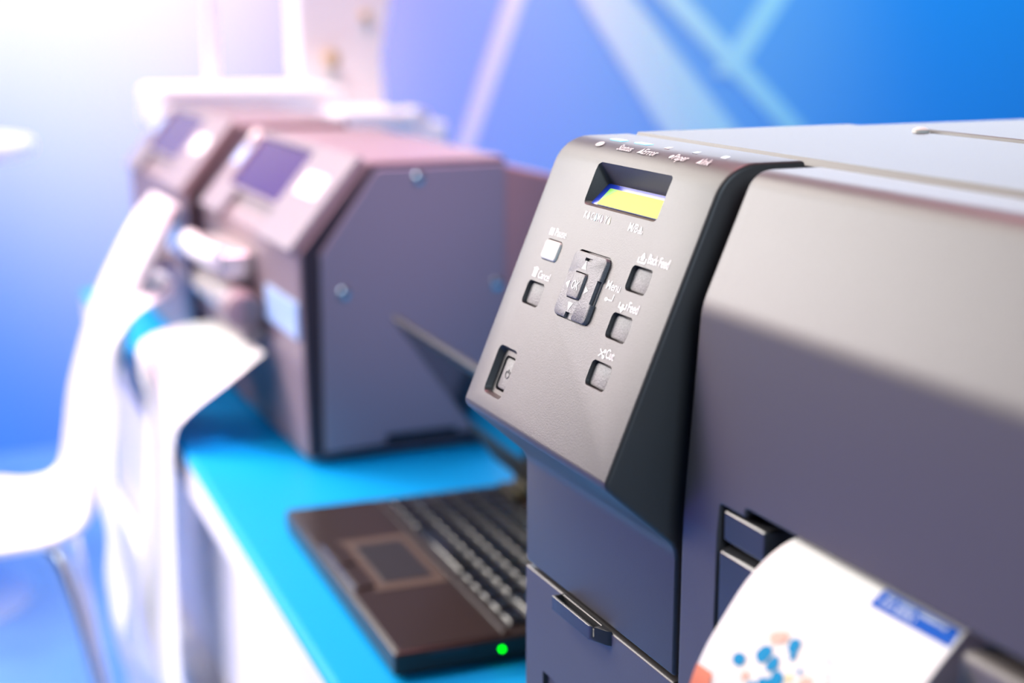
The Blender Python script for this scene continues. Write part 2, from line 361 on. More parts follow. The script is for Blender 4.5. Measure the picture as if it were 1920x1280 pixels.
# printed lettering
def text_bm(bm, s, size, place, width, mi=0):
    cu = bpy.data.curves.new('txt', 'FONT'); cu.body = s; cu.size = size; cu.align_x = 'LEFT'; cu.resolution_u = 3; cu.offset = size * .006
    ob = bpy.data.objects.new('txt', cu); COL.objects.link(ob)
    dg = bpy.context.evaluated_depsgraph_get(); dg.update()
    me = bpy.data.meshes.new_from_object(ob.evaluated_get(dg))
    x0 = min(v.co.x for v in me.vertices); x1 = max(v.co.x for v in me.vertices)
    vs = [bm.verts.new(place((v.co.x - x0) / (x1 - x0) * width, v.co.y)) for v in me.vertices]
    for p in me.polygons:
        try: f = bm.faces.new([vs[i] for i in p.vertices]); f.material_index = mi
        except ValueError: pass
    bpy.data.objects.remove(ob); bpy.data.curves.remove(cu); bpy.data.meshes.remove(me)
def poly(bm, pts, place, mi=0):
    f = bm.faces.new([bm.verts.new(place(x, y)) for x, y in pts]); f.material_index = mi
def onpanel(u, v, h=.00012): return lambda x, y: PT(u + x, v - y, h)
INK = [WHITEINK, CYANINK, MAGINK, YELINK]
b = bmesh.new()
def flush(lift=0.0):
    global b
    for v in b.verts: v.co += N_ * lift
    link('lettering', b, INK, panel, smooth=10); b = bmesh.new()
KX = 1.42                                                   # lettering on this panel is wide for its height
def label(s, u, v, size, width, mi=0): text_bm(b, s, size, onpanel(u, v), width, mi)
def drop(u, v, s, mi): poly(b, [(s * .42 * 1.3 * math.sin(a), s * .55 * -math.cos(a)) for a in [math.radians(q) for q in range(-140, 141, 20)]] + [(0, s * 1.25)], onpanel(u, v), mi)
for ch, u, mi in (('K', -.6115, 0), ('C', -.6047, 1), ('M', -.5985, 2), ('Y', -.5912, 3)):
    label(ch, u - .0008, .0203, .0050, .0025); drop(u + .0035, .0193, .0021, mi); flush()
label('M/B', -.5690, .0206, .0054, .0082); drop(-.5582, .0192, .0016, 0)
for pts in ([(0, 0), (.0040, 0), (.0040, .0004), (0, .0004)], [(0, 0), (.0004, 0), (.0004, .0014), (0, .0014)], [(.0036, 0), (.0040, 0), (.0040, .0014), (.0036, .0014)]): poly(b, pts, onpanel(-.5602, .0206))
flush()
def bar(u, v, w_, h_): poly(b, [(0, 0), (w_, 0), (w_, h_), (0, h_)], onpanel(u, v))
bar(-.6394, .0324, .0016, .0034); bar(-.6369, .0324, .0016, .0034); label('Pause', -.6336, .0322, .0054, .0116)
flush()
bar(-.6408, .0538, .0040, .0034); bar(-.6414, .0501, .0052, .0006); bar(-.6398, .0494, .0022, .0005); label('Cancel', -.6348, .0537, .0054, .0124)
flush()
label('Menu', -.5688, .0474, .0056, .0122); bar(-.5650, .0520, .0055, .0005); bar(-.5600, .0520, .0006, .0032)
poly(b, [(.0014 * math.cos(q * .6283), .0009 * math.sin(q * .6283)) for q in range(10)], onpanel(-.5650, .0518))
flush()
label('OK', -.5938, .0527, .0058, .0066); flush(.0031)
def arrow(u, v, w_, h_, d):
    pts = {'u': [(-w_, -h_), (w_, -h_), (0, h_)], 'd': [(-w_, h_), (0, -h_), (w_, h_)], 'l': [(w_, -h_), (w_, h_), (-w_, 0)], 'r': [(-w_, -h_), (w_, 0), (-w_, h_)]}[d]
    poly(b, pts, onpanel(u, v, .00205)); flush()
arrow(-.5905, .0408, .0022, .0020, 'u'); arrow(-.5908, .0608, .0022, .0020, 'd'); arrow(-.6003, .0512, .0017, .0018, 'l'); arrow(-.5810, .0514, .0017, .0018, 'r')
def tray(u, v):
    bar(u, v, .0070, .0006); bar(u, v, .0008, .0024); bar(u + .0062, v, .0008, .0024)
tray(-.5515, .0325); poly(b, [(.0015, .0024), (.0055, .0024), (.0035, .0048)], onpanel(-.5515, .0325)); bar(-.5492, .0312, .0024, .0016)
label('Back Feed', -.5432, .0316, .0058, .0172)
flush()
bar(-.5528, .0534, .0026, .0006); bar(-.5528, .0534, .0008, .0026); bar(-.5484, .0534, .0024, .0006); bar(-.5468, .0534, .0008, .0026); bar(-.5502, .0534, .0018, .0020); poly(b, [(0, .0018), (.0022, -.0006), (.0044, .0018)], onpanel(-.5515, .0545))
label('Feed', -.5448, .0534, .0058, .0088)
flush()
for sgn in (1, -1):
    poly(b, [(-.0024, sgn * .0014), (-.0020, sgn * .0018), (.0016, -sgn * .0008), (.0012, -sgn * .0012)], onpanel(-.5518, .0740))
    poly(b, [(.0022 + .0011 * math.cos(q * .52), -sgn * .0013 + .0008 * math.sin(q * .52)) for q in range(12)], onpanel(-.5518, .0740))
label('Cut', -.5480, .0752, .0058, .0070)
flush()
# lettering and lamps along the top edge
def ontop(u, y0, z0, ang):
    c, s = math.cos(math.radians(ang)), math.sin(math.radians(ang))
    return lambda x, y: Vector((u + x, y0 + y * c, z0 + y * s + .0003))
for s_, u, wd_ in (('Status', -.6130, .0130), ('Error', -.5895, .0125), ('Paper', -.5620, .0115), ('Ink', -.5385, .0066)):
    text_bm(b, s_, .0064, ontop(u, .3222, -.0628, 27), wd_); flush()
poly(b, [(.0032 * math.cos(q * .3927), .0020 * math.sin(q * .3927)) for q in range(16)], ontop(-.6325, .3240, -.0619, 27)); flush()
poly(b, [(.0015 * math.cos(q * .52), .0014 * math.sin(q * .52)) for q in range(12)], ontop(-.5645, .3240, -.0620, 27)); flush()
poly(b, [(-.0014, 0), (.0014, 0), (0, .0040)], ontop(-.5405, .3226, -.0627, 27)); flush(); poly(b, [(-.0020, 0), (.0020, 0), (0, .0040)], ontop(-.5920, .3226, -.0627, 27))
flush()
for u, y, m_ in ((-.6290, .3325, LEDBLUE), (-.6068, .3335, LEDBLUE), (-.5845, .3340, LEDRED), (-.5600, .3340, LEDOFF), (-.5368, .3340, LEDCLR)):
    b = bmesh.new(); pr = rrect(u - .0062, u + .0062, y - .0020, y + .0020, .0009) if m_ is LEDBLUE else rrect(u - .0020, u + .0020, y - .0030, y + .0030, .0005)
    if m_ is not LEDBLUE: pr = [(u + (p - u) * 1.0 + (q - y) * -.9, y + (q - y) * 1.0) for p, q in pr]
    loft(b, [[(p, q, h) for p, q in pr] for h in (-.0612, -.0597 if m_ is LEDBLUE else -.05992)])
    link('indicator_light', b, m_, panel, label='lit blue indicator' if m_ is LEDBLUE else None)
# power symbol moulded on the power key
b = bmesh.new(); tube(b, [PT(-.6350 + .0022 * math.sin(a), .1020 - .0020 * math.cos(a), -.0035) for a in [math.radians(q) for q in range(40, 321, 20)]], .00022, 6); tube(b, [PT(-.6350, .0996, -.0035), PT(-.6350, .1016, -.0035)], .00022, 6); link('power_symbol', b, PADP, panel)

# right cover with the label slot
COV = rounded([(.357, -.0612, 0), (.3235, -.0612, .012), (.3010, -.1135, .030), (.2950, -.20, .05), (.2940, TZ + .010, 0)])
bm = bmesh.new(); prism(bm, COV + [(.3375, TZ + .010), (.3375, -.1), (.357, -.068)], XC, XR)
cover = link('front_cover', bm, COVERP, P1); bevel(cover, .003, 4, 40, False); apply_mods(cover, 40)
n1 = bmesh.new(); box(n1, -.4715, XR + .02, .27, .36, TZ, -.1870)
n2 = bmesh.new(); box(n2, -.4540, XR + .02, .27, .36, TZ, -.1835)
cut(cover, [n1, n2], 35)
bevel(cover, .0009, 2, 50)
bm = bmesh.new(); box(bm, -.4695, -.4405, .2962, .335, -.201, -.1885); box(bm, -.4695, -.4405, .304, .335, -.212, -.201); q = link('label_guide', bm, GLOSSP, P1); bevel(q, .0012, 3)
bm = bmesh.new(); prism(bm, [(.2945, -.2045), (.302, -.2025), (.335, -.2025), (.335, -.236), (.2945, -.236)], -.4695, -.4385); bevel(link('guide_lever', bm, GLOSSP, P1), .0014, 3)
boxo('slot_door', -.4695, -.3365, .2985, .334, TZ + .012, -.2365, COVERP, P1, .002)
bm = bmesh.new(); prism(bm, [(.3005, -.2355), (.3005, -.226), (.3345, -.2035), (.3345, -.2355)], -.4375, -.3365); bevel(link('exit_tray', bm, PR2FRAME, P1, label='pale sloping label exit lip'), .002)
boxo('lower_cover', -.3335, XR, .2955, .334, TZ + .012, -.1900, LOWP, P1, .0035, 4)
# ink door with finger tab
bm = bmesh.new(); prism(bm, rounded([(.334, -.2797, 0), (.3000, -.2797, .0012), (.3000, TZ + .012, .001), (.334, TZ + .012, 0)]), XL, XM)
door = link('ink_door', bm, COVERP, P1); bevel(door, .0012, 3, 40, False); apply_mods(door, 40)
n1 = bmesh.new(); box(n1, -.6425, -.590, .29, .3022, TZ, -.3300); cut(door, [n1], 35); bevel(door, .0004, 2, 50)
bm = bmesh.new()
pr = [(-.6185, .3003), (-.6185, .2935), (-.5790, .2935), (-.5690, .2985), (-.5675, .3003)]
a = [bm.verts.new((x, y, -.2862)) for x, y in pr]; c = [bm.verts.new((x, y, -.2790)) for x, y in pr]
bm.faces.new(a); bm.faces.new(c[::-1])
for i in range(5): bm.faces.new((a[i], c[i], c[(i + 1) % 5], a[(i + 1) % 5]))
h = link('door_handle', bm, GLOSSP, door); n1 = bmesh.new(); box(n1, -.6175, -.5760, .2948, .299, -.2840, -.27)
bm = n1; off = None
cut(h, [n1], 35); bevel(h, .0005, 2, 40)
# lids on top
for xl_, y0, y1, z, ln in ((XL + .002, .3578, .488, -.0592, .0024), (-.612, .4895, .880, -.0578, .0020)):
    pr = [(y0 + .0005, -.0640), (y0, -.0625), (y0 + ln, z - .0001), (y0 + ln + .0015, z), (y1, z), (y1 + .001, -.0640)]
    bm = bmesh.new(); prism(bm, pr, xl_, XR - .002); bevel(link('top_lid', bm, PLASTIC, P1), .0004, 2, 50)
bm = bmesh.new(); box(bm, XL + .002, -.6135, .4895, .880, -.0640, -.0600); bevel(link('top_trim', bm, PLASTIC, P1), .001, 2)
bm = bmesh.new(); tube(bm, [(-.600, .4860, -.0593), (-.600, .4860, -.0577), (-.600, .4860, -.0567)], [.0042, .0040, .002], 16); link('lid_latch', bm, PAUSEP, P1, label='small pale latch on the lid edge')

# ------------------------------------------------------------------ printed label strip coming out of the slot
LX0, LX1 = -.4240, -.3345
Lp = [(.330, -.1868), (.312, -.1855), (.3005, -.1848), (.289, -.1893), (.278, -.1985), (.268, -.2118), (.261, -.2225), (.2555, -.236), (.250, -.262), (.249, -.295)]
Rp = [(.330, -.1868), (.312, -.1855), (.3010, -.1855), (.2945, -.1908), (.2855, -.2000), (.2755, -.2125), (.267, -.2245), (.261, -.237), (.254, -.263), (.252, -.295)]
EA = smoothpath([(LX0, y, z) for y, z in Lp], 5); EB = smoothpath([(LX1, y, z) for y, z in Rp], 5)
lab = empty('printed_label_strip', (-.38, .29, -.20), 'white printed label with blue banner curling out of the large printer', 'label')
bm = bmesh.new(); ribbon(bm, EA, EB, .0003, 10); link('paper', bm, PAPER, lab, smooth=60)
NL = len(EA) - 1
def on_label(u, s, h=.0004):
    i = min(NL - 1, max(0, int(s * NL))); f = s * NL - i
    def P(ii, uu): return EA[ii].lerp(EB[ii], uu)
    p = P(i, u).lerp(P(i + 1, u), f); n = (P(i + 1, u) - P(i, u)).cross(EB[i] - EA[i]).normalized()
    if n.z < 0 : n = -n
    return p + n * h
def patch(bm, quad, mi=0, n=8, h=.0004):
    """quad: (u,s) corners, subdivided so it follows the curl"""
    g = []
    for i in range(n + 1):
        row = []
        for j in range(n + 1):
            a = i / n; c = j / n
            u = (quad[0][0] * (1 - a) + quad[3][0] * a) * (1 - c) + (quad[1][0] * (1 - a) + quad[2][0] * a) * c
            s = (quad[0][1] * (1 - a) + quad[3][1] * a) * (1 - c) + (quad[1][1] * (1 - a) + quad[2][1] * a) * c
            row.append(bm.verts.new(on_label(u, s, h)))
        g.append(row)
    for i in range(n):
        for j in range(n): f = bm.faces.new((g[i][j], g[i][j + 1], g[i + 1][j + 1], g[i + 1][j])); f.material_index = mi
BU0, BU1, BS0, BS1 = .580, .985, .250, .335
bm = bmesh.new(); patch(bm, [(BU0, BS0), (BU1, BS0), (BU1, BS1), (BU0, BS1)], n=14); ban = link('blue_banner', bm, BANNER, lab, label='printed blue banner')
bm = bmesh.new()
for row, (ue, sc) in enumerate(((.93, .276), (.79, .308))):
    u = BU0 + .035
    while u < ue:
        wd = random.uniform(.005, .009); hh = random.uniform(.007, .010)
        if random.random() < .86: patch(bm, [(u, sc - hh), (u + wd, sc - hh), (u + wd, sc + hh), (u, sc + hh)], n=1, h=.0006)
        u += wd + .0035
link('banner_text', bm, SCRAWL, lab)
bm = bmesh.new()
def disc(u, s, ru, rs, mi, h=.0006, n=14, wob=0.0):
    pts = [on_label(u + ru * math.cos(2 * math.pi * k / n) * (1 + wob * random.uniform(-1, 1)), s + rs * math.sin(2 * math.pi * k / n) * (1 + wob * random.uniform(-1, 1)), h) for k in range(n)]
    c = bm.verts.new(on_label(u, s, h)); vs = [bm.verts.new(p) for p in pts]
    for k in range(n): f = bm.faces.new((c, vs[k], vs[(k + 1) % n])); f.material_index = mi
for rr in range(3): pass
BU, BS = .47, .62
g = []
for (u, s, ru, rs, mi) in ((.30, .575, .026, .020, 0), (.365, .585, .020, .018, 0), (.42, .615, .024, .020, 0), (.40, .645, .024, .020, 0), (.20, .625, .024, .016, 0), (.36, .645, .012, .012, 0), (.31, .525, .022, .012, 1), (.34, .515, .018, .012, 1), (.41, .520, .022, .014, 0), (.43, .540, .012, .010, 0), (.47, .595, .010, .010, 2), (.52, .620, .016, .014, 2), (.55, .585, .022, .016, 1), (.50, .565, .008, .006, 0), (.49, .650, .018, .012, 2), (.27, .655, .014, .01, 1), (.33, .67, .02, .012, 0)):
    disc(u, s, ru * 1.35, rs * 1.3, mi, .0007, wob=.15)
link('bead_picture', bm, [BEADBLUE, BEADTAN, BEADYEL], lab, label='printed picture of blue and tan beads')
bm = bmesh.new(); N = 40; prev = None
for q in range(1, 9):
    ring = [bm.verts.new(on_label(.37 + .30 * q / 8 * math.cos(2 * math.pi * k / N), .63 + .17 * q / 8 * math.sin(2 * math.pi * k / N), .0004)) for k in range(N)]
    if prev is None: bm.faces.new(ring)
    else:
        for k in range(N): bm.faces.new((prev[k], prev[(k + 1) % N], ring[(k + 1) % N], ring[k]))
    prev = ring
link('bowl_picture', bm, BOWLP, lab)
for s, ua, ub in ((.44, .50, .60), (.44, .64, .67), (.475, .50, .90), (.505, .52, .86), (.535, .60, .92), (.565, .62, .88), (.595, .66, .93), (.30, .16, .30)):
    bm = bmesh.new(); u = ua
    while u < ub:
        wd = random.uniform(.01, .03); patch(bm, [(u, s), (u + wd, s), (u + wd, s + .006), (u, s + .006)], n=1, h=.0005); u += wd + .012
    link('text_line', bm, FAINT, lab)
bm = bmesh.new(); patch(bm, [(.0, .705), (.10, .705), (.14, .80), (.0, .80)], n=6, h=.0005); link('orange_corner', bm, ORANGE, lab)

# ------------------------------------------------------------------ laptop
LT = -.425
ca, sa = math.cos(math.radians(-2.2)), math.sin(math.radians(-2.2))
def LP(a, d, z): return Vector((-1.214 + a * ca - d * sa - 0.0, .318 + a * sa + d * ca, z))   # a along width, d into depth
lap = empty('laptop', tuple(LP(.16, .12, TZ)), 'open black laptop with touchpad on the blue counter beside the large printer', 'laptop')
def lbox(bm, a0, a1, d0, d1, z0, z1):
    vs = [bm.verts.new(LP(a, d, z)) for a in (a0, a1) for d in (d0, d1) for z in (z0, z1)]
    for f in ((0, 1, 3, 2), (4, 6, 7, 5), (0, 4, 5, 1), (2, 3, 7, 6), (0, 2, 6, 4), (1, 5, 7, 3)): bm.faces.new([vs[i] for i in f])
W, D = .322, .215
bm = bmesh.new(); lbox(bm, 0, W, 0, D, TZ + .003, LT - .001); body = link('laptop_base', bm, LAPM, lap); bevel(body, .0025, 3)
bm = bmesh.new(); lbox(bm, .003, W - .003, .003, .078, LT - .0012, LT); wr = link('wrist_rest', bm, LAPM, lap); bevel(wr, .001, 2)
bm = bmesh.new(); lbox(bm, .006, W - .006, .081, .0865, LT - .001, LT + .0008); bevel(link('palm_ridge', bm, LAPM, lap), .0006, 2)
bm = bmesh.new(); lbox(bm, .098, .212, .020, .0775, LT, LT + .0004); link('touchpad_frame', bm, LAPTAN, lap, label='lighter brown touchpad surround')
bm = bmesh.new(); lbox(bm, .112, .198, .030, .070, LT + .0002, LT + .0008); bevel(link('touchpad', bm, LAPPAD, lap), .0003, 2)
for a0 in (.106, .157):
    bm = bmesh.new(); lbox(bm, a0, a0 + .046, .007, .0225, LT, LT + .0018); bevel(link('touchpad_button', bm, LAPM, lap), .0008, 2)
bm = bmesh.new(); lbox(bm, .105, .205, .0045, .0058, LT, LT + .0022); bevel(link('touchpad_trim', bm, CHROME, lap), .0004, 2)
rows = [(14, .0145), (14, .0145), (13, .0145), (12, .0145), (8, .0145)]
kz = LT + .0022; y0 = .090; pitch = .0192
km = None
for r in range(6):
    d0 = y0 + (r * pitch if r < 5 else 5 * pitch); dd = .0142 if r < 5 else .009
    if r == 0: ws = [1.3, 1, 1, 1, 5.6, 1, 1, 1, 1.2, 1.2]
    elif r == 1: ws = [2.2] + [1] * 10 + [2.6]
    elif r == 2: ws = [1.7] + [1] * 11 + [2.1]
    elif r == 3: ws = [1.4] + [1] * 12 + [1.4]
    elif r == 4: ws = [1] * 13 + [1.8]
    else: ws = [1] * 15
    unit = (W - .024) / sum(ws); a = .012
    for wd in ws:
        bm = bmesh.new(); a1 = a + wd * unit - .0040
        rings = [[LP(a + q, d0 + q, z), LP(a1 - q, d0 + q, z), LP(a1 - q, d0 + dd - q, z), LP(a + q, d0 + dd - q, z)] for z, q in ((LT - .001, 0), (kz - .0012, .0003), (kz, .0020))]
        loft(bm, rings); link('key', bm, LAPKEY, lap); a += wd * unit
# lid leaning forward over the keyboard
hd, hz = D - .012, LT + .006
def LL(a, l, h):      # l up along the lid, h out from the screen face
    th = math.radians(-35); up = (math.sin(th), math.cos(th)); nr = (-math.cos(th), math.sin(th))
    return LP(a, hd + .006 + l * up[0] + h * nr[0], hz + l * up[1] + h * nr[1])
def llbox(bm, a0, a1, l0, l1, h0, h1):
    vs = [bm.verts.new(LL(a, l, h)) for a in (a0, a1) for l in (l0, l1) for h in (h0, h1)]
    for f in ((0, 1, 3, 2), (4, 6, 7, 5), (0, 4, 5, 1), (2, 3, 7, 6), (0, 2, 6, 4), (1, 5, 7, 3)): bm.faces.new([vs[i] for i in f])
bm = bmesh.new(); llbox(bm, -.002, W + .002, .022, .192, -.006, 0); lid = link('laptop_lid', bm, LAPM, lap); bevel(lid, .0022, 3)
bm = bmesh.new(); llbox(bm, .002, W - .002, .023, .070, 0, .0012); link('painted_reflection', bm, LIDREFL, lid, label='dark olive reflection low on the screen')  # added sheet imitating the dark reflection in the lower screen
bm = bmesh.new(); llbox(bm, .012, W - .012, .072, .182, 0, .0006); link('screen', bm, LAPSCR, lid, label='dark glossy screen')
for a0 in (.022, W - .052):
    bm = bmesh.new(); tube(bm, [LL(a0, 0, -.003), LL(a0 + .03, 0, -.003)], .0065, 16); llbox(bm, a0 + .003, a0 + .027, 0, .026, -.007, -.001); lbox(bm, a0 - .012, a0 + .03, hd - .008, hd + .012, LT - .002, LT + .004); bevel(link('hinge', bm, GUNM, lap), .0006, 2)
bm = bmesh.new(); p = LP(W, .078, -.4345); tube(bm, [p - Vector((.001, 0, 0)), p + Vector((.0012, 0, 0))], .0015, 16); link('power_light', bm, LEDGREEN, lap, label='lit green power light')
bm = bmesh.new(); lbox(bm, W - .004, W + .0006, .025, .055, LT - .0075, LT - .003); bevel(link('side_port', bm, DARKP, lap), .0004, 1)

# ------------------------------------------------------------------ grey label printers further along the counter
def copy_tree(o, parent=None, skip=()):
    c = o.copy(); COL.objects.link(c); c.parent = parent
    for ch in [k for k in bpy.data.objects if k.parent == o and k is not c and k.name.split('.')[0] not in skip]: copy_tree(ch, c, skip)
    return c
def grey_printer(label_):
    G = empty('label_printer', (-1.59, .50, TZ), label_, 'printer', 'grey label printers with slanted windows')
    xl, xr, yf, yb, zt, zk = -1.805, -1.390, .386, .605, -.1440, -.230
    oc = rounded([(yf + .004, TZ + .006, 0), (yf, zk, .006), (.458, zt, .010), (yb, zt, .004), (yb, TZ + .006, 0)])
    oc = [(yf + .004, TZ + .006)] + oc[1:]
    bm = bmesh.new(); prism(bm, oc, xl, xr); bd = link('case', bm, PR2, G); bevel(bd, .004, 3)
    sp = rounded([(yf + .020, TZ + .014, 0), (yf + .020, zk - .002, .006), (.4655, zt - .0065, .006), (yb - .003, zt - .0055, .003), (yb - .003, TZ + .022, 0)])
    bp = rounded([(yf + .005, TZ + .010, 0), (yf + .003, zk, .006), (.4592, zt - .002, .009), (yb - .001, zt - .002, .004), (yb - .001, TZ + .010, 0)])
    bm = bmesh.new(); prism(bm, bp, xr - .002, xr + .0012); link('side_border', bm, BORDER, G, label='dark border with recess shade around the side plate')
    bm = bmesh.new(); prism(bm, sp, xr - .002, xr + .0065); side = link('side_plate', bm, PR2SIDE, G, label='flat grey violet side plate'); 
    n1 = bmesh.new(); box(n1, xr - .01, xr + .02, .470, .548, TZ, TZ + .026); cut(side, [n1]); bevel(side, .0015, 2)
    for y, z in ((.508, -.161), (.428, -.271), (.592, -.273)):
        bm = bmesh.new(); tube(bm, [(xr + .0055, y, z), (xr + .0080, y, z), (xr + .0090, y, z)], [.0062, .0056, .003], 16); link('screw', bm, CHROME, side)
    # rear roll housing
    bm = bmesh.new(); prism(bm, [(yb - .003, -.152), (.700, -.176), (.712, -.20), (.700, -.33), (yb - .003, -.33)], xl + .01, xr - .012); bevel(link('rear_housing', bm, PR2REAR, G), .004)
    # slanted front cover frame: sits on the chamfer
    Av = Vector((0, yf, zk)); s = Vector((0, .458 - yf, zt - zk)); L = s.length; s.normalize(); n = Vector((0, -s.z, s.y))
    def CP(x, v, h): return Vector((x, Av.y + s.y * v + n.y * h, Av.z + s.z * v + n.z * h))
    def cpb(bm, x0, x1, v0, v1, h0, h1): loft(bm, [[CP(x, v, h) for x, v in ((x0, v0), (x1, v0), (x1, v1), (x0, v1))] for h in (h0, h1)])
    bm = bmesh.new()
    out = [(xl + .004, -.003), (-1.700, -.003), (-1.700, .030), (-1.524, .030), (-1.524, -.004), (xr - .006, -.004), (xr - .006, L), (xl + .004, L)]
    a = [bm.verts.new(CP(x, v, .0005)) for x, v in out]; c = [bm.verts.new(CP(x, v, .0085)) for x, v in out]
    bm.faces.new(a); bm.faces.new(c[::-1])
    for i in range(8): bm.faces.new((a[i], c[i], c[(i + 1) % 8], a[(i + 1) % 8]))
    fr = link('cover_frame', bm, PR2FRAME, G, label='paler front cover frame'); bm = bmesh.new(); cpb(bm, -1.745, -1.532, .036, .103, -.002, .02); cut(fr, [bm]); bevel(fr, .002, 2)
    bm = bmesh.new(); cpb(bm, -1.744, -1.533, .037, .102, .001, .006); link('window', bm, PR2GLASS, fr, label='dark blue viewing window')
    bm = bmesh.new(); cpb(bm, -1.500, -1.430, .054, .080, .0085, .0090); link('sticker', bm, STICKW, fr, label='white sticker')
    bm = bmesh.new(); tube(bm, [CP(-1.770, .100, .008), CP(-1.770, .100, .013), CP(-1.770, .100, .015)], [.009, .008, .003], 16); link('cover_disc', bm, STICKW, fr, label='round white disc')  # round white disc at the upper left of the frame
    bm = bmesh.new(); cpb(bm, -1.790, -1.757, .060, .085, .0085, .0095); link('sticker', bm, STICKB, fr)
    # front dispenser
    bm = bmesh.new(); tube(bm, smoothpath([(-1.735, .352, -.262), (-1.690, .346, -.262), (-1.620, .346, -.262), (-1.585, .352, -.262)], 4), .012, 14); link('peel_bar', bm, STICKW, G, label='bright white rounded bar')
    bm = bmesh.new(); box(bm, -1.735, -1.575, .352, .388, -.285, -.255); bevel(link('dispenser_block', bm, SILVER, G), .004)
    bm = bmesh.new(); tube(bm, [(-1.720, .364, -.308), (-1.560, .364, -.308)], .016, 18); link('platen_roller', bm, SILVER, G)
    bm = bmesh.new(); tube(bm, [(-1.565, .366, -.312), (-1.530, .366, -.312), (-1.526, .366, -.312)], [.021, .021, .017], 20); link('roller_knob', bm, PR2, G)
    bm = bmesh.new(); box(bm, -1.735, -1.530, .362, .390, -.345, -.330); bevel(link('dispenser_lip', bm, PR2FRAME, G), .003)
    bm = bmesh.new(); box(bm, -1.521, -1.400, yf - .0015, yf + .01, -.318, -.281); bevel(link('front_label', bm, STICKB, G, label='pale blue white panel on the front'), .001, 2)
    for fx in (xl + .03, xr - .03):
        for fy in (yf + .03, yb - .03):
            bm = bmesh.new(); tube(bm, [(fx, fy, TZ), (fx, fy, TZ + .008)], .012, 14); link('foot', bm, DARKP, G)
    return G
G1 = grey_printer('grey label printer with broad violet side plate standing behind the laptop')
G2 = copy_tree(G1, None, ('peel_bar', 'dispenser_block', 'platen_roller', 'roller_knob')); G2.location.x -= .525
G2['label'] = 'grey label printer at the far end of the counter beyond the chair'

# ------------------------------------------------------------------ blank paper strips
def strip(name, A, B, lab_, base):
    bm = bmesh.new(); ribbon(bm, smoothpath(A, 7), smoothpath(B, 7), .0005, 6)
    o = link(name, bm, PAPER, None, base, smooth=70); tag(o, lab_, 'paper strip', 'blank paper strips from the grey printers'); return o
xn, xf = -1.495, -1.700
An = [(.376, -.350), (.335, -.378), (.292, -.408), (.277, -.432), (.273, -.50), (.272, -.60), (.272, -.70), (.276, -.80), (.29, -.92), (.30, -1.06)]
Bn = [(.376, -.352), (.325, -.356), (.283, -.372), (.279, -.405), (.285, -.445), (.279, -.52), (.270, -.62), (.262, -.69), (.275, -.79), (.30, -.92)]
strip('paper_strip', [(xn, y, z) for y, z in An], [(xf + (.04 * max(0, i - 6)), y, z) for i, (y, z) in enumerate(Bn)], 'blank white paper strip folding out of the nearer grey printer over the counter edge', (-1.6, .30, -.40))
BR = [(0.2649, -.3235), (0.2514, -.3401), (0.2393, -.3628), (0.2399, -.4241), (0.2333, -.4795), (0.2318, -.5262), (0.2320, -.5649), (0.2399, -.6345), (0.2325, -.6938), (0.2481, -.7267), (0.2702, -.7572)]
BL = [(.2660, -.3256), (.2549, -.3433), (.2351, -.3788), (.2225, -.4414), (.2200, -.5033), (.2234, -.5456), (.2320, -.5956), (.2281, -.6419), (.2295, -.6815), (.2319, -.7149), (.2500, -.7848)]
R_ = [(-1.97, .374, -.352), (-1.84, .345, -.345), (-1.70, .300, -.326)] + [(-1.62, y, z) for y, z in BR] + [(-1.60, .34, -.86)]
L_ = [(-2.10, .374, -.352), (-1.96, .345, -.345), (-1.80, .298, -.326)] + [(-1.70, y, z) for y, z in BL] + [(-1.66, .31, -.88)]
strip('paper_strip', R_, L_, 'narrow twisting white paper strip hanging between the chair and the counter', (-1.7, .29, -.40))

# ------------------------------------------------------------------ white shell chair
ch = empty('chair', (-1.89, .08, FL), 'white moulded shell chair with chrome legs facing away from the counter', 'chair')
near = [(.3352, -.2244), (.3200, -.2562), (.2878, -.3160), (.2667, -.3755), (.2512, -.4424), (.2374, -.4997), (.2276, -.5394), (.2180, -.5860), (.2000, -.6060), (.1650, -.6170), (.1158, -.6196), (.03, -.620), (-.06, -.612), (-.10, -.620)]
far = [(.3640, -.2380), (.3400, -.2720), (.3130, -.3180), (.2815, -.3787), (.2600, -.4400), (.2430, -.4970), (.2340, -.5500), (.2240, -.5990), (.2036, -.6180), (.1700, -.6200), (.1300, -.6130), (.04, -.612), (-.05, -.604), (-.09, -.612)]
xa, xb = -1.75, -2.03
NE = smoothpath([(xa, y, z) for y, z in near], 5); FA = smoothpath([(xb, y, z) for y, z in far], 5); NX = 14; nr = len(NE)
bm = bmesh.new(); top = []; bot = []
for i in range(nr):
    f = i / (nr - 1); ra = []; rb = []
    tn = (NE[min(i + 1, nr - 1)] - NE[max(i - 1, 0)]).normalized(); nrm = Vector((0, tn.z, -tn.y))
    sh = 1.0 if f > .10 else math.sqrt(max(.0, 1 - ((.10 - f) / .10) ** 2 * .35))
    if f > .9: sh = math.sqrt(max(.0, 1 - ((f - .9) / .1) ** 2 * .5))
    for j in range(NX + 1):
        u = j / NX; uu = .5 + (u - .5) * sh
        q = NE[i].lerp(FA[i], uu) - nrm * (.020 * 4 * u * (1 - u))
        ra.append(bm.verts.new(q + nrm * .005)); rb.append(bm.verts.new(q - nrm * .005))
    top.append(ra); bot.append(rb)
for i in range(nr - 1):
    for j in range(NX):
        bm.faces.new((top[i][j], top[i][j + 1], top[i + 1][j + 1], top[i + 1][j])); bm.faces.new((bot[i][j], bot[i + 1][j], bot[i + 1][j + 1], bot[i][j + 1]))
    bm.faces.new((top[i][0], top[i + 1][0], bot[i + 1][0], bot[i][0])); bm.faces.new((top[i][NX], bot[i][NX], bot[i + 1][NX], top[i + 1][NX]))
